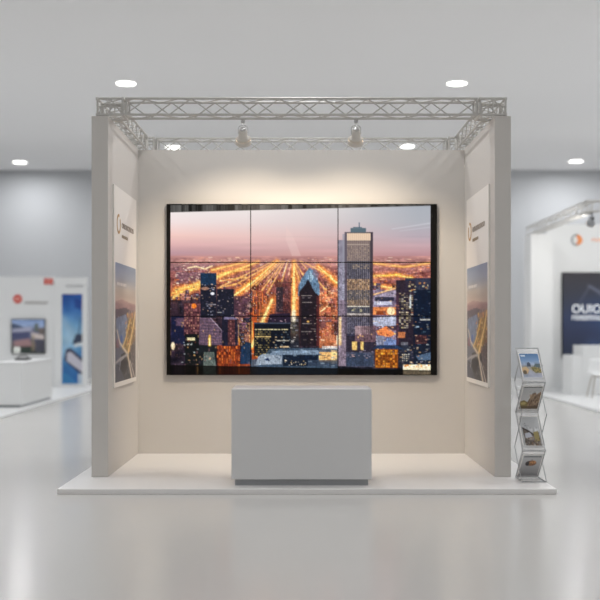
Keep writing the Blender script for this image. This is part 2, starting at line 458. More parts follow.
    # --- centre
    P.rect(276, 282, 291, 318, (92, 58, 62), .7); P.rect(276, 287, 283, 312, (60, 54, 62), .9); P.windows(276, 287, 291, 316, 1.8, 2.2, [(150, 110, 110), (50, 40, 48)], .6)
    P.rect(289, 316, 299, 350, (44, 50, 60), .8); P.specks(34, 289, 317, 298, 350, [(225, 220, 215), (120, 120, 130), (40, 40, 50)], 1, 4, .5, 1.2)
    P.line([(293.8, 312), (293.5, 320)], 4, 4, (255, 240, 210), .8)
    P.poly([(267, 324), (270, 314), (290, 313), (291, 324)], (52, 44, 60)); P.specks(8, 270, 317, 286, 323, [(210, 180, 190)], .6, 1, .5, .8)
    P.rect(254, 322.5, 290.5, 356, (26, 32, 44)); P.rect(254, 322.5, 290.5, 324, (90, 96, 112), .7)
    P.rect(255, 329, 288, 330, (250, 232, 180), .85); P.specks(12, 255, 328.8, 288, 330.4, [(26, 32, 44)], .6, 1.4, 1, 1.4, 1)
    P.windows(255, 331.5, 271, 356, 1.6, 2.2, [(196, 168, 96), (120, 108, 70), (236, 210, 140)], .62, .75, .42)
    P.windows(271, 331.5, 290, 352, 2.0, 2.6, [(150, 160, 160), (230, 196, 150), (60, 80, 100)], .36, .8, .4)
    P.rect(255, 336.3, 271, 337.2, (240, 206, 140), .8); P.rect(277, 340.3, 289, 341, (230, 220, 200), .8); P.rect(280, 346, 289, 347.5, (245, 214, 170), .8)
    P.poly([(298, 296), (298.4, 286), (301.5, 278.5), (306, 272), (309.5, 267.5), (313, 270), (317, 277), (319.5, 285), (319.8, 294), (316, 300)], (100, 130, 156), .92)
    P.poly([(309, 269), (314, 277), (311, 282), (308, 279)], (160, 184, 200), .9); P.poly([(314, 268), (319, 274), (317, 280), (312, 274)], (126, 120, 138), .7)
    P.noise(297, 268, 321, 300, 2.5, 2.5, 16, (.8, .9, 1))
    P.line([(309, 269), (309.6, 280)], .7, 1, (60, 84, 108), .8)
    P.poly([(299, 346), (299, 292), (305.5, 284), (308, 279), (310.5, 284), (314.5, 292), (319, 296), (319, 346)], (46, 38, 46))
    P.rect(316.5, 296, 319.5, 346, (96, 52, 54), .8); P.rect(299, 296, 301, 346, (84, 56, 54), .6)
    P.poly([(299, 346), (304, 288), (308, 279), (310, 290), (308, 346)], (38, 36, 46), .6)
    P.specks(46, 301, 292, 317, 345, [(170, 160, 160), (92, 72, 76), (210, 190, 170)], .6, 2.6, .35, .7, .7)
    for y in (295.3, 302, 323.3, 331.3): P.rect(300 + (y % 3), y, 312, y + .7, (200, 188, 180), .6)
    P.ell(308, 321.5, 1.3, 1, (240, 190, 110), .9)
    P.poly([(250, 360), (262, 358), (270, 349), (300, 348), (338, 348), (338, 368), (250, 368)], (76, 94, 112), .85)
    P.rect(319, 352, 337, 362, (250, 190, 120), .8); P.rect(331, 350, 337, 364, (255, 210, 150), .6)
    P.poly([(258, 357), (262, 354), (282, 355), (282, 364), (256, 365)], (146, 156, 168)); P.poly([(264, 360), (268, 357.5), (270, 361)], (44, 60, 92))
    P.poly([(272, 351), (318, 350), (320, 354.5), (270, 355)], (122, 138, 156)); P.rect(283, 355, 318, 366, (28, 40, 56), .95)
    P.specks(22, 284, 359, 306, 366, [(255, 214, 150), (255, 240, 220)], .5, 1, .5, .9); P.rect(308, 360, 338, 366, (66, 76, 92), .8)
    P.rect(322, 346, 338, 349, (226, 230, 232), .7)
    # --- right quarter
    P.rect(373, 290, 397, 348, (126, 116, 138), .9); P.noise(373, 290, 397, 348, 8, 2.6, 36, (1, .9, .85))
    P.poly([(374, 296), (396, 290), (396, 297), (374, 302)], (150, 140, 158)); P.line([(373, 295), (386, 291), (397, 288)], 1.4, 1.6, (252, 200, 140), .85)
    P.rect(375, 297, 394, 301, (48, 50, 66), .85); P.rect(374, 301.5, 392, 305, (196, 200, 220), .8)
    P.rect(373, 307, 396, 315, (214, 132, 80), .9); P.rect(376, 311, 386, 315, (120, 62, 40), .8); P.ell(391, 311, 4, 4, (255, 226, 180), .9)
    P.poly([(373, 318), (396, 316), (396, 325), (380, 328), (373, 324)], (172, 176, 196)); P.rect(384, 326, 396, 330, (66, 56, 66), .8)
    P.poly([(376, 331), (386, 326), (396, 334), (390, 337), (378, 335)], (240, 140, 84), .9); P.specks(16, 376, 326, 396, 337, [(255, 190, 130), (90, 50, 50)], 1, 3, .6, 1.4)
    P.poly([(384, 342), (388, 337), (396, 340), (396, 345), (384, 345)], (120, 136, 176)); P.rect(376, 336, 384, 345, (150, 158, 176), .7)
    P.rect(396, 280, 414, 350, (52, 46, 58), .95); P.rect(396, 292, 399, 345, (84, 62, 76), .8)
    P.windows(399, 293, 413, 328, 2.4, 1.9, [(214, 200, 150), (160, 150, 120), (240, 230, 200), (60, 66, 70)], .72, .8, .5)
    P.rect(409.5, 291, 411.3, 308, (206, 214, 214), .8); P.rect(398, 332, 405, 338, (196, 126, 84), .85); P.rect(401, 342, 408, 352, (120, 122, 130), .8)
    P.rect(405, 278, 431, 292, (44, 56, 76), .85); P.rect(405, 281, 415, 295, (60, 50, 62), .8); P.specks(28, 408, 281, 428, 296, [(235, 160, 90), (210, 196, 150), (60, 66, 80)], 1, 2.6, .8, 1.6)
    P.rect(413.5, 290, 431, 372, (28, 40, 58)); P.specks(50, 414, 291, 430, 366, [(96, 116, 130), (200, 206, 200), (56, 70, 88), (44, 50, 66)], .8, 3, .5, 1.2, .7)
    P.rect(415, 335, 427, 344, (84, 52, 52), .7); P.specks(16, 415, 335, 428, 344, [(230, 190, 160), (120, 80, 76)], 1, 2.4, .5, 1)
    P.rect(420, 319, 430, 320.5, (214, 210, 200), .8); P.rect(416, 326, 419, 327.5, (180, 200, 220), .8)
    P.rect(397, 345, 431, 366, (40, 46, 60), .8); P.specks(40, 397, 346, 430, 365, [(190, 190, 180), (90, 86, 96), (226, 180, 120)], .8, 2.4, .5, 1.2, .7)
    P.windows(402, 354, 410, 362, 2, 2, [(226, 220, 200)], .8); P.poly([(416, 356), (431, 352), (431, 360), (418, 360)], (92, 112, 136), .9)
    P.rect(403, 364.5, 431, 371, (255, 232, 196), .95); P.specks(14, 404, 364.5, 430, 367, [(240, 150, 70), (200, 120, 60)], .6, 1.4, 1, 2)
    # --- big tower
    P.rect(337.5, 240, 346, 366, (138, 134, 150)); P.rect(337.5, 300, 346, 366, (128, 112, 124), .7)
    P.line([(340, 318), (340, 344)], 2.4, 3, (255, 214, 150), .75); P.noise(337.5, 240, 346, 366, 2, 2.4, 12)
    P.rect(342.5, 234, 345, 300, (150, 150, 164), .7)
    P.rect(344.5, 232, 373, 334, (100, 90, 92)); P.rect(344.5, 232, 347, 334, (96, 88, 100)); P.rect(370.5, 232, 373, 334, (62, 54, 66))
    P.rect(350.5, 228, 366, 232.5, (84, 104, 116)); P.rect(353, 227, 362, 229, (92, 112, 124)); P.rect(358.8, 222.5, 359.8, 228, (80, 100, 120))
    P.rect(347, 233.2, 370.5, 240.5, (240, 212, 184)); 
    for x in np.arange(348.5, 370, 2): P.rect(x, 233.2, x + .7, 240.5, (190, 160, 140), .7)
    P.rect(347, 241, 370.5, 261, (122, 104, 100)); P.rect(347, 244, 369, 245, (190, 170, 156), .8)
    P.windows(347.3, 246, 370.3, 261, 1.3, 1.5, [(186, 164, 140), (70, 62, 70), (150, 130, 126)], .85, .5, .55)
    P.rect(347, 261, 370.5, 279, (62, 62, 76)); P.windows(352, 264.6, 369, 269, 1.3, 1.6, [(210, 180, 140), (160, 140, 120)], .75, .7, .5)
    for x in np.arange(348, 370, 1.5): P.rect(x, 269, x + .6, 279, (96, 96, 112), .8)
    P.rect(347, 279, 370.5, 290, (124, 100, 82)); P.windows(347.3, 279.5, 370, 290, 1.3, 1.5, [(196, 158, 110), (76, 62, 62), (220, 190, 150)], .85, .6, .5)
    P.rect(347, 290, 370.5, 300, (82, 78, 82)); P.windows(347.3, 290, 370, 300, 1.3, 1.5, [(170, 146, 116), (58, 60, 70)], .8, .6, .5)
    P.rect(347, 300, 370.5, 306, (112, 96, 84)); P.windows(347.3, 301, 370, 306, 1.3, 1.4, [(190, 160, 120), (66, 62, 66)], .8, .6, .5)
    P.rect(347, 306, 369.5, 307, (214, 206, 190)); P.rect(347, 307, 370.5, 313, (60, 64, 76)); P.specks(16, 350, 308, 362, 312, [(190, 180, 130), (120, 120, 110)], 1, 2.6, .4, .8)
    P.rect(347, 313.5, 370, 315, (196, 190, 186), .8); P.rect(347, 317, 372, 336, (66, 66, 84)); P.windows(348, 318, 371, 335, 2, 2.4, [(110, 108, 124), (46, 48, 62)], .7)
    P.rect(346, 336, 376, 366, (58, 54, 66)); P.rect(355, 326, 376, 342, (112, 90, 98)); P.rect(355, 326, 361, 335, (176, 150, 156), .7)
    P.specks(12, 356, 331, 372, 341, [(250, 200, 130), (70, 56, 62)], 1, 1.6, 1.2, 3)
    for x in (352, 355, 360.5): P.rect(x, 341.5, x + 3 - (x == 355), 350, (244, 204, 128), .9)
    P.rect(346, 352, 374, 367, (86, 88, 104), .85); P.poly([(346, 358), (356, 352), (372, 355), (374, 366), (346, 366)], (64, 74, 92), .9); P.specks(14, 348, 350, 373, 358, [(236, 190, 180), (150, 140, 156)], 1, 3, .5, 1)
    P.rect(375, 349, 398, 368, (140, 84, 40)); P.windows(376, 350, 397, 367, 2.4, 2.6, [(246, 186, 84), (230, 150, 60), (90, 50, 30)], .9, .72, .66)
    P.poly([(372, 349), (378, 345), (397, 345.5), (404, 349)], (50, 66, 92))
    for x in np.arange(347.6, 370.4, 1.95): P.rect(x, 241, x + .75, 334, (168, 158, 156), .5)
    P.rect(369.6, 241, 373, 334, (70, 62, 70), .6)
    P.specks(120, 171, 318, 250, 366, [(240, 190, 130), (36, 34, 44), (150, 110, 110), (90, 70, 84)], .5, 1.6, .5, 2.2, .6)
    P.specks(110, 373, 292, 431, 366, [(230, 200, 160), (40, 42, 56), (150, 140, 150), (210, 140, 90)], .6, 2.4, .4, 1.2, .65)
    P.specks(60, 250, 348, 338, 366, [(160, 174, 186), (40, 52, 68), (90, 104, 120)], 1, 4, .4, 1, .6)
    # the whole sheet sits a little askew: dull smears show above and below it
    yt = 212.2 - (P.X - 170.5) * (6.6 / 260); yb = 365.4 + (P.X - 170.5) * (5.4 / 260)
    stripe = RNG.random(400) * .22 + .78 * np.repeat(RNG.random(80) ** .7, 5); stripe = np.where(stripe < .3, .05, stripe)
    sv = stripe[np.clip(((P.X - 170.5) * 1.4).astype(int), 0, 399)] * 98 + 12
    top = (P.Y < yt)
    P.a[top] = np.stack([sv, sv * .99, sv * .97], -1)[top]
    jb = np.clip(((yb - 1.5 - 205) / 169.5 * P.H).astype(int), 0, P.H - 1)
    sm = P.a[jb, np.arange(P.W)[None, :] + np.zeros((P.H, 1), int)] * .42
    bot = (P.Y > yb); P.a[bot] = sm[bot]
    edge = np.clip(1.2 - np.abs(P.Y - yb) / .6, 0, 1); P.mix(edge, (12, 12, 14), .9)
    edge = np.clip(1.0 - np.abs(P.Y - yt) / .45, 0, 1); P.mix(edge, (50, 46, 44), .6)
    q = np.clip((P.Y - 262) / 10, 0, 1)
    P.a = P.a * (1 - q[..., None]) + ((P.a - 108) * 1.2 + 104) * q[..., None]
    for cw, ch_, am in ((.8, 2.6, .10), (2.2, .9, .08), (.8, .8, .06)):
        nx, ny = int(260 / cw) + 1, int(170 / ch_) + 1
        fld = RNG.standard_normal((ny, nx)); fi = np.clip(((P.Y - 205) / ch_).astype(int), 0, ny - 1); fj = np.clip(((P.X - 170.5) / cw).astype(int), 0, nx - 1)
        P.a *= (1 + am * q * np.clip(fld[fi, fj], -2, 2.4))[..., None]
    P.a = np.clip(P.a, 0, 255)
    # one light smoothing, as a real panel blurs its dots
    a = P.a.copy()
    a[1:-1, 1:-1] = (P.a[1:-1, 1:-1] * 4 + P.a[:-2, 1:-1] * 2 + P.a[2:, 1:-1] * 2 + P.a[1:-1, :-2] * 2 + P.a[1:-1, 2:] * 2) / 12
    P.a = a
    return P

VY = 11.79
def vx(p): return (p - 301.5) / (1000 / VY)
def vz(p): return CZ + (327 - p) / (1000 / VY)
vw = thing('video_wall', (0, 11.85, vz(375.2)), 'large video wall of nine tiled panels with a city skyline at dusk', 'video wall')
obj('frame', box(vx(166.4), vx(437.2), 11.80, 11.85, vz(375.2), vz(203.8)), 'black', vw, bevel=0.003)
cp = city()
xs, ys = [170.5, 250.7, 338.0, 430.5], [205.0, 262.4, 316.2, 374.5]
gp = 0.45
for r in range(3):
    for c in range(3):
        a0 = xs[c] + (gp if c else 0); a1 = xs[c + 1] - (gp if c < 2 else 0)
        b0 = ys[r] + (gp if r else 0); b1 = ys[r + 1] - (gp if r < 2 else 0)
        pn = obj('display_panel', box(vx(a0), vx(a1), VY + .0005, 11.80, vz(b1), vz(b0)), 'black', vw)
        w, h = vx(a1) - vx(a0), vz(b0) - vz(b1)
        grid('screen', (vx(a0), VY - .0005, vz(b0)), (w, 0, 0), (0, 0, -h), cp, 'screen', pn, int((a1 - a0) * 2), int((b1 - b0) * 2),
             ((a0 - 170.5) / 260, (b0 - 205) / 169.5, (a1 - 170.5) / 260, (b1 - 205) / 169.5))

# =================================================================== POSTERS
def aerial():
    P = Pic(0, 0, 100, 155, 4)
    P.vgrad([(0, (128, 146, 176)), (18, (158, 168, 186)), (34, (196, 186, 178)), (50, (206, 184, 172)), (54, (160, 130, 134)), (62, (136, 118, 122)),
             (75, (112, 110, 116)), (100, (96, 84, 74)), (125, (70, 68, 74)), (155, (58, 58, 66))])
    P.noise(0, 0, 100, 54, 30, 7, 9); P.noise(0, 52, 100, 155, 9, 5, 26, (1, .9, .8)); P.noise(0, 56, 100, 155, 3, 2.6, 30, (1, .85, .7))
    P.poly([(2, 50), (30, 47), (100, 52), (100, 60), (0, 60)], (176, 136, 136), .6)
    P.poly([(0, 61), (45, 57), (70, 60), (40, 70), (0, 68)], (86, 76, 90), .8)
    P.poly([(4, 72), (50, 66), (62, 84), (56, 106), (24, 112), (4, 104)], (120, 138, 172), .85); P.noise(4, 66, 60, 112, 7, 6, 20, (.8, .9, 1))
    P.ell(28, 100, 6, 6, (70, 100, 170), .8); P.ell(12, 106, 8, 8, (150, 100, 110), .7)
    P.poly([(62, 66), (100, 60), (100, 100), (80, 90)], (176, 130, 96), .7)
    P.poly([(60, 74), (94, 70), (88, 104), (60, 122), (36, 112), (48, 96)], (152, 118, 66), .85); P.specks(120, 44, 62, 98, 118, [(240, 196, 90), (120, 74, 36), (214, 130, 80), (250, 224, 170)], 1.5, 5, 1.5, 4, .7)
    P.poly([(0, 110), (34, 112), (56, 126), (30, 136), (0, 130)], (110, 116, 134), .8)
    P.poly([(70, 112), (100, 100), (100, 155), (86, 155)], (110, 96, 96), .7); P.specks(40, 66, 104, 99, 152, [(170, 150, 140), (70, 66, 72)], 2, 6, 1.5, 4, .6)
    P.poly([(26, 120), (52, 116), (62, 132), (44, 148), (22, 138)], (42, 40, 46), .95)
    P.poly([(0, 130), (22, 138), (44, 155), (0, 155)], (86, 90, 106), .8)
    for pts, a, b, c in [([(8, 88), (20, 104), (58, 121), (80, 155)], 4, 7, (222, 206, 186)), ([(97, 64), (86, 84), (70, 106), (58, 121)], 5, 8, (240, 206, 140)),
                         ([(72, 72), (48, 100), (34, 110)], 3, 4, (236, 196, 110)), ([(0, 130), (30, 124), (58, 121)], 3, 5, (180, 176, 176)), ([(70, 130), (94, 155)], 2.5, 3.5, (210, 200, 190)),
                         ([(18, 140), (24, 128), (40, 124)], 2, 2, (170, 170, 176))]:
        P.glow(pts, a * 1.6, b * 1.6, c, .35); P.line(pts, a * .7, b * .7, c, .92)
    P.rect(8, 25, 52, 29.5, (236, 232, 228), .75); P.specks(12, 8, 25, 52, 29.5, [(160, 168, 184)], 1, 2, 4, 5, .7)
    P.a = np.clip(P.a, 0, 255); return P
ap = aerial()

def poster(px, sgn, label, lead):
    """sgn +1: on the left wall, facing right. Board runs along the wall's depth."""
    y0, y1 = 10.24, 11.60; z0, z1 = 0.925, 3.015; t = 0.018
    f = px + sgn * t
    root = thing('wall_poster', (px, (y0 + y1) / 2, z0), label, 'poster', 'tall posters on the booth side walls')
    obj('board', box(min(px, f), max(px, f), y0, y1, z0, z1), 'poster', root, bevel=0.002)
    # the viewer's left edge: near end on the left wall, far end on the right wall
    L = y0 if sgn > 0 else y1
    dirr = Vector((0, sgn, 0))
    m = 0.05; w = (y1 - y0) - 2 * m; ztop = z0 + m + 1.245
    grid('city_photograph', (f + sgn * .0015, L + sgn * m, ztop), (0, sgn * w, 0), (0, 0, -1.245), ap, 'print', root, 100, 120)
    # round emblem and lettering
    N = Vector((sgn, 0, 0)); c = Vector((f, L + sgn * 0.24, 2.63)); bm = bmesh.new()
    for k, (ra, rb) in enumerate(((.078, .104),)):
        n = 40; A = []; B = []
        for i in range(n):
            t_ = 2 * math.pi * (i / n) ; e = Vector((0, math.cos(t_), math.sin(t_)))
            A.append(e * ra); B.append(e * rb)
        for i in range(n):
            if i in (4, 5, 6, 7): continue
            j = (i + 1) % n
            q = [bm.verts.new(c + N * .001 + A[i]), bm.verts.new(c + N * .001 + B[i]), bm.verts.new(c + N * .001 + B[j]), bm.verts.new(c + N * .001 + A[j])]
            q2 = [bm.verts.new(v.co + N * .003) for v in q]
            bm.faces.new(q); bm.faces.new(q2[::-1])
            for u in range(4): bm.faces.new((q[u], q[(u + 1) % 4], q2[(u + 1) % 4], q2[u]))
    obj('emblem', bm, 'gold', root)
    R = (0, sgn, 0)
    text('lettering', 'onononoo', 'inkm', root, (f, L + sgn * .42, 2.605), R, (0, 0, 1), .058, .74)
    text('small_lettering', 'onnonoo', 'inkl', root, (f, L + sgn * .42, 2.50), R, (0, 0, 1), .035, .36)
    return root
poster(-1.935, 1, 'tall poster with logo and aerial city photo on the left booth wall', 0)
poster(1.932, -1, 'tall poster with logo and aerial city photo on the right booth wall', 0)

# =================================================================== COUNTER
ct = thing('reception_counter', (0, 9.72, PZ), 'plain pale grey block counter standing in front of the video wall', 'counter')
obj('body', box(-.662, .662, 9.434, 10.03, PZ + .062, PZ + .914), 'counter', ct, bevel=0.004)
obj('plinth', box(-.63, .63, 9.478, 9.99, PZ, PZ + .062), 'plinth', ct)

# =================================================================== TRUSS
ZB, ZT = WT + .0155, 3.838
CR, LR = 0.0125, 0.0062
def box_truss(a, b, off, label, period=0.42):
    """a, b: ends of the outer bottom chord; off: vector to the inner chords."""
    a, b, off = Vector(a), Vector(b), Vector(off); up = Vector((0, 0, ZT - ZB)); d = (b - a); L = d.length; d.normalize()
    root = thing('lighting_truss', ((a + b) / 2 + off / 2) - Vector((0, 0, CR)), label, 'truss', 'aluminium truss spans of the booth')
    for o in (Vector(), off, up, off + up):
        obj('chord', tube(a + o, b + o, CR, 10), 'alu', root, smooth=False)
    n = max(1, round(L / period)); st = L / n
    faces = [(Vector(), up, 0), (off, off + up, .5), (Vector(), off, .25), (up, up + off, .75)]
    for lo, hi, ph in faces:
        bm = bmesh.new(); t = -st * ph; pts = []
        k = 0
        while t < L + st:
            pts.append((t, k % 2)); t += st / 2; k += 1
        for (t0, s0), (t1, s1) in zip(pts, pts[1:]):
            lo_t, hi_t = max(t0, 0), min(t1, L)
            if hi_t - lo_t < .02: continue
            def at(t):
                f = (t - t0) / (t1 - t0); s = s0 + (s1 - s0) * f
                return a + d * t + lo + (hi - lo) * s
            add_tube(bm, at(lo_t), at(hi_t), LR, 6)
        obj('lacing', bm, 'alu', root)
    for e in (a + d * .012, b - d * .012):
        bm = bmesh.new(); q = [e, e + off, e + off + up, e + up]
        for i in range(4): add_tube(bm, q[i], q[(i + 1) % 4], .010, 8)
        obj('end_frame', bm, 'alu', root)
    return root

def corner(x0, x1, y0, y1, label):
    root = thing('truss_corner', ((x0 + x1) / 2, (y0 + y1) / 2, ZB - CR), label, 'truss corner', 'corner blocks of the booth truss')
    xm = x0 + (x1 - x0) * .5; ym = y0 + (y1 - y0) * .5
    for x in (x0, x1):
        for y in (y0, y1): obj('post', tube((x, y, ZB), (x, y, ZT), CR * .9, 10), 'alu', root)
    for z in (ZB, ZT):
        bm = bmesh.new()
        for y in (y0, y1): add_tube(bm, (x0, y, z), (x1, y, z), CR, 10)
        for x in (x0, x1): add_tube(bm, (x, y0, z), (x, y1, z), CR, 10)
        obj('edge_frame', bm, 'alu', root)
    bm = bmesh.new()
    for y in (y0, y1):
        add_tube(bm, (x0, y, ZB), (xm, y, ZT), LR, 6); add_tube(bm, (xm, y, ZT), (x1, y, ZB), LR, 6); add_tube(bm, (xm, y, ZB), (xm, y, ZT), LR, 6)
    for x in (x0, x1):
        add_tube(bm, (x, y0, ZB), (x, ym, ZT), LR, 6); add_tube(bm, (x, ym, ZT), (x, y1, ZB), LR, 6); add_tube(bm, (x, ym, ZB), (x, ym, ZT), LR, 6)
    for z in (ZB, ZT):
        add_tube(bm, (x0, y0, z), (x1, y1, z), LR, 6); add_tube(bm, (x0, y1, z), (x1, y0, z), LR, 6)
    add_tube(bm, (x0, y0, (ZB + ZT) / 2), (x1, y0, (ZB + ZT) / 2), LR, 6)
    obj('lacing', bm, 'alu', root)
    for x in (x0, x1):
        for y in (y0, y1):
            for z in (ZB, ZT): obj('coupling', add_lathe(bmesh.new(), (x, y, z - .0125 - .0045 * (z == ZT)), (0, 0, 1), [(0, .012), (.004, .017), (.026, .017), (.030, .012)], 10), 'alu', root)
    return root

XO, XI = 2.043, 1.855
F0, F1, B0, B1 = 10.012, 10.2, 12.135, 12.325
JX, JF = 1.79, 10.265
g = .024
box_truss((-JX + g, F0, ZB), (JX - g, F0, ZB), (0, F1 - F0, 0), 'front truss span of the booth with both spotlights hanging from it')
box_truss((-JX + g, B1, ZB), (JX - g, B1, ZB), (0, B0 - B1, 0), 'rear truss span lying above the booth back wall')
box_truss((-XO, JF + g, ZB), (-XO, B0 - .07, ZB), (XO - XI, 0, 0), 'truss span running back along the top of the left booth wall', .3)
box_truss((XO, JF + g, ZB), (XO, B0 - .07, ZB), (XI - XO, 0, 0), 'truss span running back along the top of the right booth wall', .3)
corner(-XO, -JX, F0, JF, 'truss corner block on the front top of the left booth wall')
corner(JX, XO, F0, JF, 'truss corner block on the front top of the right booth wall')
corner(-XO, -JX, B0 - .046, B1, 'truss corner block above the back left corner of the booth')
corner(JX, XO, B0 - .046, B1, 'truss corner block above the back right corner of the booth')

# =================================================================== SPOTLIGHTS
def spot(x, y, ztop, label, s=1.0, group='spotlights hanging from the booth truss', mats=('chrome', 'lamp'), tilt=46):
    root = thing('spotlight', (x, y, ztop), label, 'spotlight', group)
    bm = bmesh.new(); add_tube(bm, (x, y, ztop), (x, y, ztop - .035 * s), .007 * s); add_lathe(bm, (x - .02 * s, y, ztop + .006), (1, 0, 0), [(0, .017 * s), (.04 * s, .017 * s)], 14)
    obj('clamp', bm, mats[0], root)
    bm = bmesh.new(); zt = ztop - .034 * s; w = .047 * s
    pts = [(x - w, y, zt - .09 * s), (x - w, y, zt - .03 * s), (x - w * .75, y, zt - .008 * s), (x, y, zt), (x + w * .75, y, zt - .008 * s), (x + w, y, zt - .03 * s), (x + w, y, zt - .09 * s)]
    add_path(bm, pts, .006 * s, 8); obj('yoke', bm, mats[0], root)
    a = math.radians(tilt); ax = Vector((0, math.sin(a), -math.cos(a)))
    o = Vector((x, y, zt - .085 * s)) - ax * .05 * s
    obj('back_cap', add_lathe(bmesh.new(), o - ax * .022 * s, ax, [(0, .012 * s), (.006 * s, .026 * s), (.022 * s, .031 * s)], 24), mats[0], root, smooth=True)
    obj('housing', add_lathe(bmesh.new(), o, ax, [(0, .036 * s), (.012 * s, .042 * s), (.075 * s, .046 * s), (.10 * s, .056 * s), (.118 * s, .074 * s)], 28), mats[1], root, smooth=True)
    bm = add_lathe(bmesh.new(), o, ax, [(.116 * s, .076 * s), (.122 * s, .083 * s), (.16 * s, .085 * s), (.16 * s, .078 * s), (.125 * s, .074 * s)], 28, cap=False)
    obj('reflector_rim', bm, mats[1], root, smooth=True)
    obj('lens', add_lathe(bmesh.new(), o, ax, [(.130 * s, .073 * s), (.136 * s, .073 * s)], 28), 'warmglow', root)
    return o + ax * .17 * s, ax

def spot_lamp(loc, target, power, col, size, blend, rad=.04):
    l = bpy.data.lights.new('spot_beam', 'SPOT'); l.energy = power; l.color = col; l.spot_size = math.radians(size); l.spot_blend = blend
    l.shadow_soft_size = rad
    o = bpy.data.objects.new('spot_beam', l); COL.objects.link(o); o.location = loc
    o.rotation_euler = (Vector(target) - Vector(loc)).to_track_quat('-Z', 'Y').to_euler()
    return o
WARM = (1.0, 0.84, 0.64)
SPOT_W = 114
for x, lab in ((-.597, 'spotlight hanging from the front truss, nearer the left booth wall'), (.556, 'spotlight hanging from the front truss, nearer the right booth wall')):
    p, ax = spot(x, F1, ZB - CR - .0235, lab)
    spot_lamp(p, p + Vector((0, .66, -.75)), SPOT_W, WARM, 105, .66)

# =================================================================== BROCHURE RACK
RX0, RX1, RR, RF = 2.128, 2.346, 9.93, 9.62
lev = [1.29, .966, .656, .308, .012]
A = [(RR if i % 2 == 0 else RF, PZ + z) for i, z in enumerate(lev)]
B = [((RR + RF) / 2, PZ + 1.128)] + [(RF if i % 2 == 0 else RR, PZ + z) for i, z in enumerate(lev)][1:]
rack = thing('brochure_rack', ((RX0 + RX1) / 2, (RR + RF) / 2, PZ), 'folding zigzag wire brochure rack at the right end of the platform', 'brochure rack')
for x in (RX0, RX1):
    obj('zigzag_rail', add_path(bmesh.new(), [(x, y, z) for y, z in A], .0055, 8), 'wire', rack)
    xo = x - .011 if x == RX0 else x + .011
    obj('brace_rail', add_path(bmesh.new(), [(xo, y, z) for y, z in B], .0042, 8), 'wire', rack)
for y, z in A: obj('crossbar', tube((RX0, y, z), (RX1, y, z), .0055, 8), 'wire', rack)
obj('base_bar', tube((RX0 - .011, RF, PZ + .012), (RX1 + .011, RF, PZ + .012), .0055, 8), 'wire', rack)
for x in (RX0, RX1): obj('base_bar', tube((x, RF, PZ + .012), (x, RR, PZ + .012), .0065, 8), 'wire', rack)
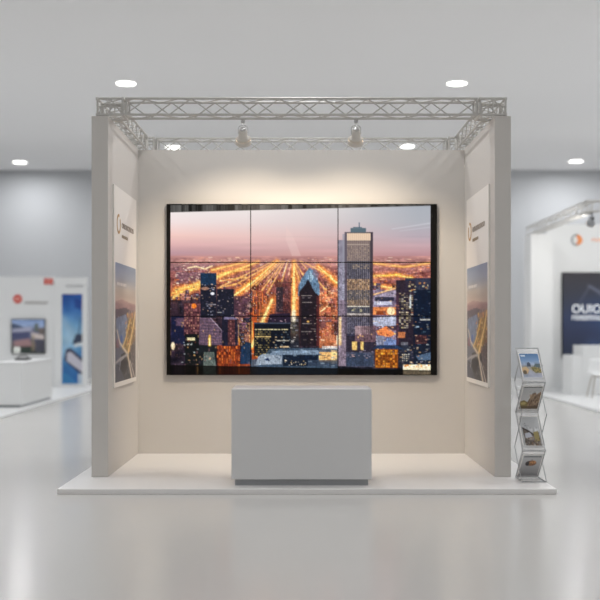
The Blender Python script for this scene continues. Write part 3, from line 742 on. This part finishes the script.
def brochure_pics():
    out = []
    P = Pic(0, 0, 24, 26, 16); P.vgrad([(0, (66, 112, 162)), (6, (110, 146, 190)), (11, (160, 176, 200)), (13, (140, 140, 136)), (17, (170, 160, 150)), (22, (150, 160, 176)), (26, (150, 162, 184))])
    P.rect(1.5, 1.4, 7, 2.8, (225, 236, 245), .9); P.noise(0, 9, 24, 20, 2, 2, 26)
    P.poly([(7, 12), (8, 9), (10, 8.5), (12, 10), (12, 13), (7, 13)], (52, 66, 88)); P.poly([(15, 13), (18, 10), (24, 10), (24, 14)], (76, 96, 104))
    P.poly([(0, 14), (6, 13), (9, 16), (6, 20), (0, 18)], (200, 170, 128)); P.ell(3, 18.5, 2.4, 2, (96, 78, 52)); P.poly([(11, 14), (16, 13), (24, 15), (24, 19), (16, 19)], (112, 106, 52)); P.specks(60, 11, 13, 24, 19, [(70, 74, 40), (200, 170, 90), (140, 130, 80)], .5, 1.4, .4, 1)
    P.poly([(9, 16), (12, 17), (16, 20), (24, 19), (24, 26), (4, 26)], (166, 170, 186), .9); P.noise(3, 19, 24, 26, 3, 1.5, 14)
    out.append(P)
    P = Pic(0, 0, 22, 20, 16); P.vgrad([(0, (190, 192, 194)), (13, (206, 206, 206)), (14, (150, 140, 126)), (20, (150, 140, 126))])
    P.rect(0, 0, 22, .9, (70, 72, 74)); P.poly([(9, 20), (9, 12), (12, 6), (16, 5), (17, 7), (21, 4), (22, 6), (22, 20)], (140, 116, 94)); P.noise(8, 4, 22, 20, 1.6, 1.8, 34); P.specks(40, 9, 6, 22, 19, [(88, 68, 56), (190, 164, 134)], .6, 1.6, .8, 2)
    P.poly([(0, 13), (4, 12), (9, 14), (9, 20), (0, 20)], (140, 124, 78)); P.rect(0, 17.5, 22, 20, (92, 76, 58), .7); P.ell(4, 15, 3, 1.2, (206, 190, 130), .8)
    out.append(P)
    P = Pic(0, 0, 24, 26, 16); P.vgrad([(0, (198, 200, 202)), (9, (190, 192, 194)), (26, (170, 170, 170))])
    P.specks(10, 3, 5, 10, 8, [(130, 130, 134)], .5, 1.2, .5, 1.4); P.poly([(2, 9), (8, 11), (16, 15), (22, 13), (23, 26), (3, 26)], (104, 94, 86)); P.noise(2, 9, 23, 26, 2, 2, 36)
    P.poly([(4, 14), (11, 13), (13, 17), (4, 18)], (186, 188, 198)); P.line([(2, 9.5), (9, 12), (17, 16)], 1, 1.2, (60, 54, 56)); P.poly([(15, 13), (21, 12), (22, 20), (16, 21)], (150, 136, 84)); P.specks(50, 3, 17, 22, 26, [(60, 54, 56), (190, 180, 166), (150, 110, 70)], .6, 2, .5, 1.4); P.rect(3, 24.4, 23, 26, (80, 62, 58), .8)
    out.append(P)
    P = Pic(0, 0, 22, 24, 16); P.vgrad([(0, (196, 198, 200)), (12, (184, 184, 186)), (24, (160, 160, 163))])
    P.rect(1, .8, 21, 2, (74, 78, 84)); P.ell(11, 9, 6, 3, (120, 78, 58)); P.ell(7.5, 9.4, 3, 2.6, (66, 60, 62)); P.ell(13, 8, 3.4, 2.2, (206, 150, 96)); P.specks(20, 7, 6.5, 16, 11.5, [(90, 50, 40), (226, 176, 120), (150, 90, 60)], .6, 1.6, .5, 1.2); P.line([(11, 4.5), (11.6, 7)], .6, .6, (90, 60, 56))
    out.append(P)
    for p in out: p.a = np.clip(p.a, 0, 255)
    return out
BP = brochure_pics()
blab = ['topmost brochure in the rack, with blue sky and a garden on it', 'second brochure from the top of the rack, with brown ruins on it',
        'third brochure from the top of the rack, with a dark sloping roof', 'lowest brochure in the rack, grey cover with a small brown object']
fr = [(.17, .93, .02), (.10, .84, .0), (.13, .92, .02), (.12, .90, .0)]
for i in range(4):
    (ya, za), (yb, zb) = A[i], A[i + 1]
    d = Vector((0, yb - ya, zb - za)); Ln = d.length; dn = d.normalized()
    nrm = Vector((1, 0, 0)).cross(dn); nrm = -nrm if nrm.y > 0 else nrm        # towards the viewer
    base = Vector((RX0 + .006, ya, za)); W = RX1 - RX0 - .012
    bm = bmesh.new(); add_slab(bm, base + dn * .012 + nrm * .002, (W, 0, 0), dn * (Ln - .024), nrm, .003)
    sh = obj('shelf_panel', bm, 'acrylic', rack)
    bm = bmesh.new(); e = base + dn * (Ln - .052)
    add_slab(bm, e + nrm * .016, (W, 0, 0), dn * .046, nrm, .002); add_slab(bm, e + dn * .046 + nrm * .016, (W, 0, 0), -nrm * .014, dn, .002)
    obj('pocket_lip', bm, 'acrylic', sh)
    f0, f1, m = fr[i]
    bw_ = .200; left = RX0 + (RX1 - RX0 - bw_) / 2
    p = Vector((left, ya, za)) + dn * Ln * f0 + nrm * .0105
    hgt = Ln * .985 - .0135 - Ln * f0
    root = thing('brochure', p + Vector((bw_ / 2, 0, 0)) + dn * hgt, blab[i], 'brochure', 'brochures in the zigzag rack')
    obj('pages', add_slab(bmesh.new(), p, (bw_, 0, 0), dn * hgt, nrm, .006), 'paper', root)
    mm = .008
    grid('cover_photo', p + nrm * .0008 + Vector((mm, 0, 0)) + dn * mm, (bw_ - 2 * mm, 0, 0), dn * (Ln * (f1 - f0)), BP[i], 'print', root, 60, 66)

# =================================================================== CEILING LIGHTS
def downlight(x, y, label=None, power=60, fixture=True):
    if fixture:
        root = thing('ceiling_light', (x, y, HZ), label, 'ceiling light', 'round lights recessed in the hall ceiling')
        obj('trim_ring', add_lathe(bmesh.new(), (x, y, HZ), (0, 0, -1), [(0, .215), (.010, .215), (.014, .21), (.014, .192), (.0, .192)], 40, cap=False), 'white', root)
        obj('diffuser', add_lathe(bmesh.new(), (x, y, HZ - .001), (0, 0, -1), [(0, .19), (.01, .19), (.012, .185)], 40), 'glow', root)
    l = bpy.data.lights.new('downlight', 'AREA'); l.shape = 'DISK'; l.size = .37; l.energy = power * (1 + x * .016 if y > 12 else 1); l.color = (.98, .99, 1.0); l.spread = math.radians(175)
    o = bpy.data.objects.new('downlight', l); COL.objects.link(o); o.location = (x, y, HZ - .03)
CH = HZ - CZ
vis = [(126, 83, 'round ceiling light above the left end of the booth truss'), (457, 83, 'round ceiling light above the right end of the booth truss'),
       (173, 147, 'ceiling light glimpsed through the rear truss near the left booth wall'), (407, 146, 'ceiling light glimpsed through the rear truss near the right booth wall'),
       (20, 162, 'far ceiling light above the stand with the blue poster'), (576, 161, 'far ceiling light above the stand with the dark screen')]
DL = 69
ROW = {-5: 10, 0: 16, 5: 39, 10.3: 46, 14.2: 44}
for px, py, lab in vis:
    k = (327 - py) / CH; downlight((px - 301.5) / k, 1000 / k, lab, DL)
for y in (-5, 0, 5, 10.3, 14.2):
    for x in (-13, -8.6, -4.3, 0, 4.3, 8.6, 13): downlight(x, y, power=52 if (x == 0 and y == 10.3) else ROW[y], fixture=False)
for y in (19.7, 25): 
    for x in (-13, -8.8, 8.8, 13): downlight(x, y, power=DL, fixture=False)

# =================================================================== LEFT BACKGROUND STAND
def lx(p, d): return (p - 301.5) / (1000 / d)
def lz(p, d): return CZ + (327 - p) / (1000 / d)
tag(obj('booth_platform', box(-12, -5.05, 15, 26, 0, PZ), 'white', bevel=.004), 'low white platform of the stand at the left edge', 'platform')
D = 25.0
tag(obj('partition_panel', box(-11, lx(55, D), D, D + .12, PZ, lz(276.5, D)), 'white'), 'white stand wall with the round red logo', 'wall panel')
tag(obj('partition_panel', box(lx(55.5, D), lx(87, D), D - .06, D + .1, PZ, lz(277.5, D)), 'white'), 'narrow white stand wall carrying the tall blue poster', 'wall panel')

def blue_pic():
    P = Pic(0, 0, 20, 90, 5); P.vgrad([(0, (32, 74, 150)), (16, (60, 112, 178)), (32, (120, 170, 210)), (44, (150, 190, 216)), (60, (74, 134, 186)), (90, (34, 92, 158))])
    P.glow([(0, 24), (8, 40), (3, 60)], 8, 14, (176, 206, 226), .6); P.poly([(12, 4), (20, 6), (20, 16), (13, 14)], (28, 56, 128), .7); P.noise(0, 0, 20, 90, 5, 8, 14, (.7, .9, 1))
    P.line([(18.5, 24), (15.5, 48)], .8, 1.2, (66, 84, 110)); P.poly([(14, 40), (20, 40), (20, 50), (10, 50)], (58, 68, 90)); P.poly([(13, 50), (20, 48), (20, 52), (11, 53)], (214, 222, 228))
    P.poly([(4, 55), (9, 54), (20, 64), (20, 82), (2, 66)], (66, 72, 96)); P.poly([(5, 59), (9, 58), (20, 68), (20, 78), (5, 67)], (196, 194, 206)); P.poly([(0, 78), (6, 80), (16, 90), (0, 90)], (60, 130, 180), .8)
    P.rect(15.5, 80, 20, 90, (210, 216, 220), .8)
    P.a = np.clip(P.a, 0, 255); return P
bd = D - .06
bp_ = thing('wall_poster', (lx(72, bd), bd, lz(384.5, bd)), 'tall blue poster with a boat on the narrow white stand wall', 'poster')
obj('board', box(lx(61.5, bd), lx(82.8, bd), bd - .02, bd, lz(384.5, bd), lz(293.5, bd)), 'paper', bp_)
grid('boat_picture', (lx(62, bd), bd - .0215, lz(294, bd)), (20.4 / (1000 / bd), 0, 0), (0, 0, -90 / (1000 / bd)), blue_pic(), 'print', bp_, 40, 120)
wm = tag(empty('wall_lettering', (lx(75, bd), bd, lz(287.5, bd))), 'faint grey lettering above the tall blue poster', 'lettering')
text('letters', 'onononnon', 'grey', wm, (lx(66, bd), bd - .001, lz(287.5, bd)), (1, 0, 0), (0, 0, 1), .06, .42)
# round red logo, red plate and lettering
rl = thing('logo_sign', (lx(17.8, D), D, lz(303, D)), 'round red logo sign on the white stand wall', 'sign')
obj('disc', add_lathe(bmesh.new(), (lx(17.8, D), D, lz(299, D)), (0, -1, 0), [(0, .108), (.03, .108)], 36), 'red', rl)
bm = bmesh.new(); cx, cz = lx(17.8, D), lz(299, D)
add_box(bm, cx - .055, cx - .02, D - .036, D - .03, cz - .045, cz + .045); add_box(bm, cx + .02, cx + .055, D - .036, D - .03, cz - .045, cz + .045); add_box(bm, cx - .02, cx + .02, D - .036, D - .03, cz - .015, cz + .02)
obj('mark', bm, 'pink', rl)
t_ = thing('wall_lettering', (lx(36, D), D, lz(305, D)), 'dark grey lettering beside the round red logo', 'lettering')
text('letters', 'monoronnon', 'ink', t_, (lx(25, D), D - .001, lz(304.4, D)), (1, 0, 0), (0, 0, 1), .07, .56)
rp = thing('wall_sign', (lx(48.5, D), D, lz(284, D)), 'small red plate near the top of the white stand wall', 'sign')
obj('plate', box(lx(44.2, D), lx(53, D), D - .03, D, lz(284.3, D), lz(278.6, D)), 'red', rp, bevel=.012)
bm = bmesh.new(); cx, cz = lx(48.5, D), lz(281.4, D)
for k in (-2, -1, 0, 1): add_box(bm, cx + k * .035 + .005, cx + k * .035 + .027, D - .034, D - .03, cz - .03, cz + .03)
obj('mark', bm, 'pink', rp)
# screen on that wall
def room_pic():
    P = Pic(0, 0, 33, 34, 5); P.vgrad([(0, (120, 140, 176)), (6, (132, 150, 182)), (10, (110, 112, 130)), (18, (84, 88, 112)), (26, (96, 84, 86)), (34, (50, 56, 54))])
    P.noise(0, 0, 33, 34, 6, 3, 22); P.poly([(0, 3), (14, 8), (0, 9)], (70, 80, 100)); P.poly([(0, 10), (20, 7), (20, 12), (0, 14)], (150, 152, 170), .8)
    P.poly([(0, 13), (18, 12), (18, 20), (0, 20)], (66, 70, 98), .9); P.poly([(2, 22), (18, 19), (20, 27), (3, 27)], (140, 112, 114), .9); P.rect(23, 4, 27, 12, (84, 92, 86), .9)
    P.poly([(20, 13), (33, 16), (33, 20), (20, 19)], (184, 172, 166), .9); P.poly([(26, 9), (33, 8), (33, 15), (28, 15)], (96, 88, 84), .9); P.rect(24, 20, 33, 33, (66, 68, 80), .8); P.rect(20, 16, 23, 32, (124, 114, 92), .6)
    P.rect(0, 28, 20, 34, (48, 58, 54), .9); P.rect(2, 28, 8.5, 34, (214, 216, 212)); P.poly([(3.8, 32.5), (5, 29.6), (6.6, 32.5)], (90, 120, 110))
    P.a = np.clip(P.a, 0, 255); return P
sd = thing('wall_screen', (lx(28.5, D), D, lz(353.5, D)), 'square screen with a landscape picture on the white stand wall', 'screen')
obj('casing', box(lx(11.8, D), lx(45.6, D), D - .06, D, lz(353.6, D), lz(319, D)), 'dark', sd, bevel=.006)
grid('screen', (lx(12.6, D), D - .0615, lz(319.8, D)), (32.3 / 40, 0, 0), (0, 0, -33 / 40), room_pic(), 'screen', sd, 66, 66)
# counter and tray
lc = thing('reception_counter', (-5.49, 19.7, PZ), 'white box counter in front of the wall with the round red logo', 'counter')
obj('body', box(-5.79, -5.21, 18.6, 20.9, PZ + .05, .86), 'white', lc, bevel=.005); obj('worktop', box(-5.80, -5.20, 18.59, 20.91, .86, .89), 'white', lc, bevel=.004)
obj('plinth', box(-5.76, -5.24, 18.64, 20.86, PZ, PZ + .05), 'plinth', lc)
tr = thing('tray', (-5.58, 20.0, .89), 'small dark tray on the white box counter', 'tray')
obj('base', box(-5.70, -5.44, 19.85, 20.15, .89, .93), 'dark', tr, bevel=.008)
obj('handle', add_path(bmesh.new(), [(-5.68, 20.0, .925), (-5.64, 20.0, .975), (-5.50, 20.0, .975), (-5.46, 20.0, .925)], .012, 8), 'dark', tr)
so = thing('power_socket', (lx(48.6, D), D, lz(378, D)), 'small dark socket low on the white stand wall behind the counter', 'socket')
obj('plate', box(lx(47.6, D), lx(49.6, D), D - .02, D, lz(379, D), lz(373, D)), 'dark', so, bevel=.004)
obj('cover', box(lx(48, D), lx(49.2, D), D - .03, D - .02, lz(376.5, D), lz(374, D)), 'grey', so)

# =================================================================== RIGHT BACKGROUND STAND
EX = 5.36
tag(obj('booth_platform', box(EX, 12.5, 14, 25, 0, PZ), 'white', bevel=.004), 'low white platform of the stand at the right edge', 'platform')
DP, DW = 23.4, 24.0
tag(obj('partition_panel', box(EX + .01, lx(553, DP), DP, DW + .12, PZ, 3.73), 'white'), 'white pillar-like wall end behind the brochure rack', 'wall panel')
tag(obj('partition_panel', box(lx(553, DP) + .002, 12, DW, DW + .12, PZ, 4.02), 'white'), 'white stand wall with the orange and grey round logo', 'wall panel')
# display
def blue_screen():
    P = Pic(0, 0, 83, 84, 3); P.vgrad([(0, (68, 66, 70)), (20, (64, 66, 76)), (45, (58, 66, 90)), (60, (54, 60, 82)), (84, (48, 53, 68))])
    P.glow([(34, 40), (60, 54)], 30, 46, (58, 74, 110), .7); P.glow([(30, 74), (50, 84)], 16, 22, (66, 84, 124), .6)
    P.line([(14, 34), (27, 13), (50, 27)], .8, 1.6, (120, 126, 146), .45); P.glow([(26, 13), (44, 24)], 3, 5, (130, 136, 156), .4)
    P.a = np.clip(P.a, 0, 255); return P
k = 1000 / DW
ds = thing('wall_screen', (lx(604, DW), DW, lz(357.5, DW)), 'dark blue screen with white capital letters at the right edge', 'screen')
obj('casing', box(lx(561.5, DW), lx(645.5, DW), DW - .07, DW, lz(357.6, DW), lz(272.6, DW)), 'black', ds, bevel=.005)
grid('screen', (lx(562.2, DW), DW - .0715, lz(273.2, DW)), (82.6 / k, 0, 0), (0, 0, -83.6 / k), blue_screen(), 'screen', ds, 83, 84)
text('lettering', 'OUIOO', 'letter', ds, (lx(571.3, DW), DW - .0725, lz(313, DW)), (1, 0, 0), (0, 0, 1), .205, .92)
text('small_lettering', 'ronomnunon', 'letter', ds, (lx(571.3, DW), DW - .0725, lz(320.2, DW)), (1, 0, 0), (0, 0, 1), .115, .95)
# round logo and lettering
lg = thing('logo_sign', (lx(577, DW), DW, lz(246, DW)), 'round grey and orange logo above the dark blue screen', 'sign')
def arc(a0, a1, r0, r1):
    bm = bmesh.new(); c = Vector((lx(577, DW), DW - .02, lz(240, DW))); n = 20; prev = None
    for i in range(n + 1):
        t = math.radians(a0 + (a1 - a0) * i / n); e = Vector((math.cos(t), 0, math.sin(t)))
        q = [bm.verts.new(c + e * r0), bm.verts.new(c + e * r1), bm.verts.new(c + e * r1 + Vector((0, .02, 0))), bm.verts.new(c + e * r0 + Vector((0, .02, 0)))]
        if prev:
            for j in range(4): bm.faces.new((prev[j], prev[(j + 1) % 4], q[(j + 1) % 4], q[j]))
        else: bm.faces.new(q)
        prev = q
    bm.faces.new(prev[::-1]); return bm
obj('grey_arc', arc(80, 280, .105, .145), 'grey', lg); obj('orange_arc', arc(-95, 95, .03, .125), 'orange', lg)
t_ = thing('wall_lettering', (lx(600, DW), DW, lz(242, DW)), 'pale orange lettering beside the grey and orange logo', 'lettering')
text('letters', 'nononon', 'orange', t_, (lx(592, DW), DW - .001, lz(241.6, DW)), (1, 0, 0), (0, 0, 1), .08, .7)
# trusses of that stand
ZB, ZT = 3.745, 3.94
a_ = box_truss((EX + .03, 19.2, ZB), (EX + .03, 23.95, ZB), (.2, 0, 0), 'blurred truss span running back above the stand at the right edge', .4)
b_ = box_truss((EX + .03, 18.9, ZB), (11.5, 18.9, ZB), (0, .22, 0), 'blurred front truss span above the stand at the right edge', .42)
for o in (a_, b_): o['group'] = 'truss spans of the right stand'
p, ax = spot(5.55, 19.12, ZB - CR - .0235, 'spotlight under the truss of the stand with the dark screen', 1.0, 'spotlight of the right stand', ('dark', 'grey'), 55)
spot_lamp(p, (6.9, DW, 3.6), 230, (1, .96, .9), 80, 1)
# upright that carries the front of that truss, outside the frame
tag(obj('truss_post', add_lathe(bmesh.new(), (11.3, 19.0, PZ), (0, 0, 1), [(0, .05), (ZB - CR - PZ, .05)], 16), 'alu'), 'round post under the front truss of the right stand', 'post')
# counter, stepped
rc = thing('reception_counter', (6.8, 22.4, PZ), 'white stepped counter in front of the dark blue screen', 'counter')
obj('low_section', box(5.98, 6.215, 22.1, 22.9, PZ, .92), 'white', rc, bevel=.004); obj('tall_section', box(6.22, 8.2, 22.1, 22.9, PZ, 1.14), 'white', rc, bevel=.004)
# chair
cx, cy = 6.34, 21.3
ch = thing('side_chair', (cx, cy, PZ), 'white shell chair on splayed legs in front of the stepped counter', 'chair')
bm = bmesh.new(); rows = []
prof = [(-.20, .46, .19), (-.17, .485, .21), (-.05, .475, .225), (.08, .47, .225), (.16, .49, .22), (.20, .56, .21), (.22, .66, .20), (.235, .76, .18), (.245, .82, .13)]
for yy, zz, hw in prof:
    rows.append([bm.verts.new((cx + hw * s_, cy + yy - .03 * abs(s_) ** 2 * (zz > .55), PZ + zz + .03 * abs(s_) ** 3 * (zz < .55))) for s_ in np.linspace(-1, 1, 9)])
for A_, B_ in zip(rows, rows[1:]):
    for i in range(8): bm.faces.new((A_[i], A_[i + 1], B_[i + 1], B_[i]))
sh = obj('shell', bm, 'white', ch, smooth=True); md = sh.modifiers.new('thick', 'SOLIDIFY'); md.thickness = .014; md.offset = -1
for sx in (-1, 1):
    for sy in (-1, 1): obj('leg', tube((cx + sx * .12, cy + sy * .11, PZ + .465), (cx + sx * .21, cy + sy * .20, PZ + .006), .014, 8, .010), 'tan', ch)
obj('under_frame', add_path(bmesh.new(), [(cx - .13, cy - .12, PZ + .44), (cx + .13, cy - .12, PZ + .44), (cx + .13, cy + .12, PZ + .44), (cx - .13, cy + .12, PZ + .44), (cx - .13, cy - .12, PZ + .44)], .009, 6), 'tan', ch)

# =================================================================== WORLD, CAMERA, VIEW
w = bpy.data.worlds.new('hall_air'); sc.world = w; w.use_nodes = True
w.node_tree.nodes['Background'].inputs['Color'].default_value = (.8, .82, .85, 1); w.node_tree.nodes['Background'].inputs['Strength'].default_value = .3
cam = bpy.data.cameras.new('camera'); co = bpy.data.objects.new('camera', cam); COL.objects.link(co); sc.camera = co
co.location = (0, 0, CZ); co.rotation_euler = (math.pi / 2, 0, 0)
cam.sensor_width = 36; cam.lens = 60; cam.shift_x = -1.5 / 600; cam.shift_y = 27 / 600; cam.clip_end = 200
cam.dof.use_dof = True; cam.dof.focus_distance = 10.6; cam.dof.aperture_fstop = 0.8
sc.view_settings.view_transform = 'Standard'; sc.view_settings.look = 'None'; sc.view_settings.gamma = 1; sc.view_settings.exposure = 0
sc.view_settings.use_curve_mapping = False
sc.cycles.max_bounces = 10; sc.cycles.diffuse_bounces = 6; sc.cycles.glossy_bounces = 4; sc.cycles.transparent_max_bounces = 12
sc.cycles.sample_clamp_indirect = 6
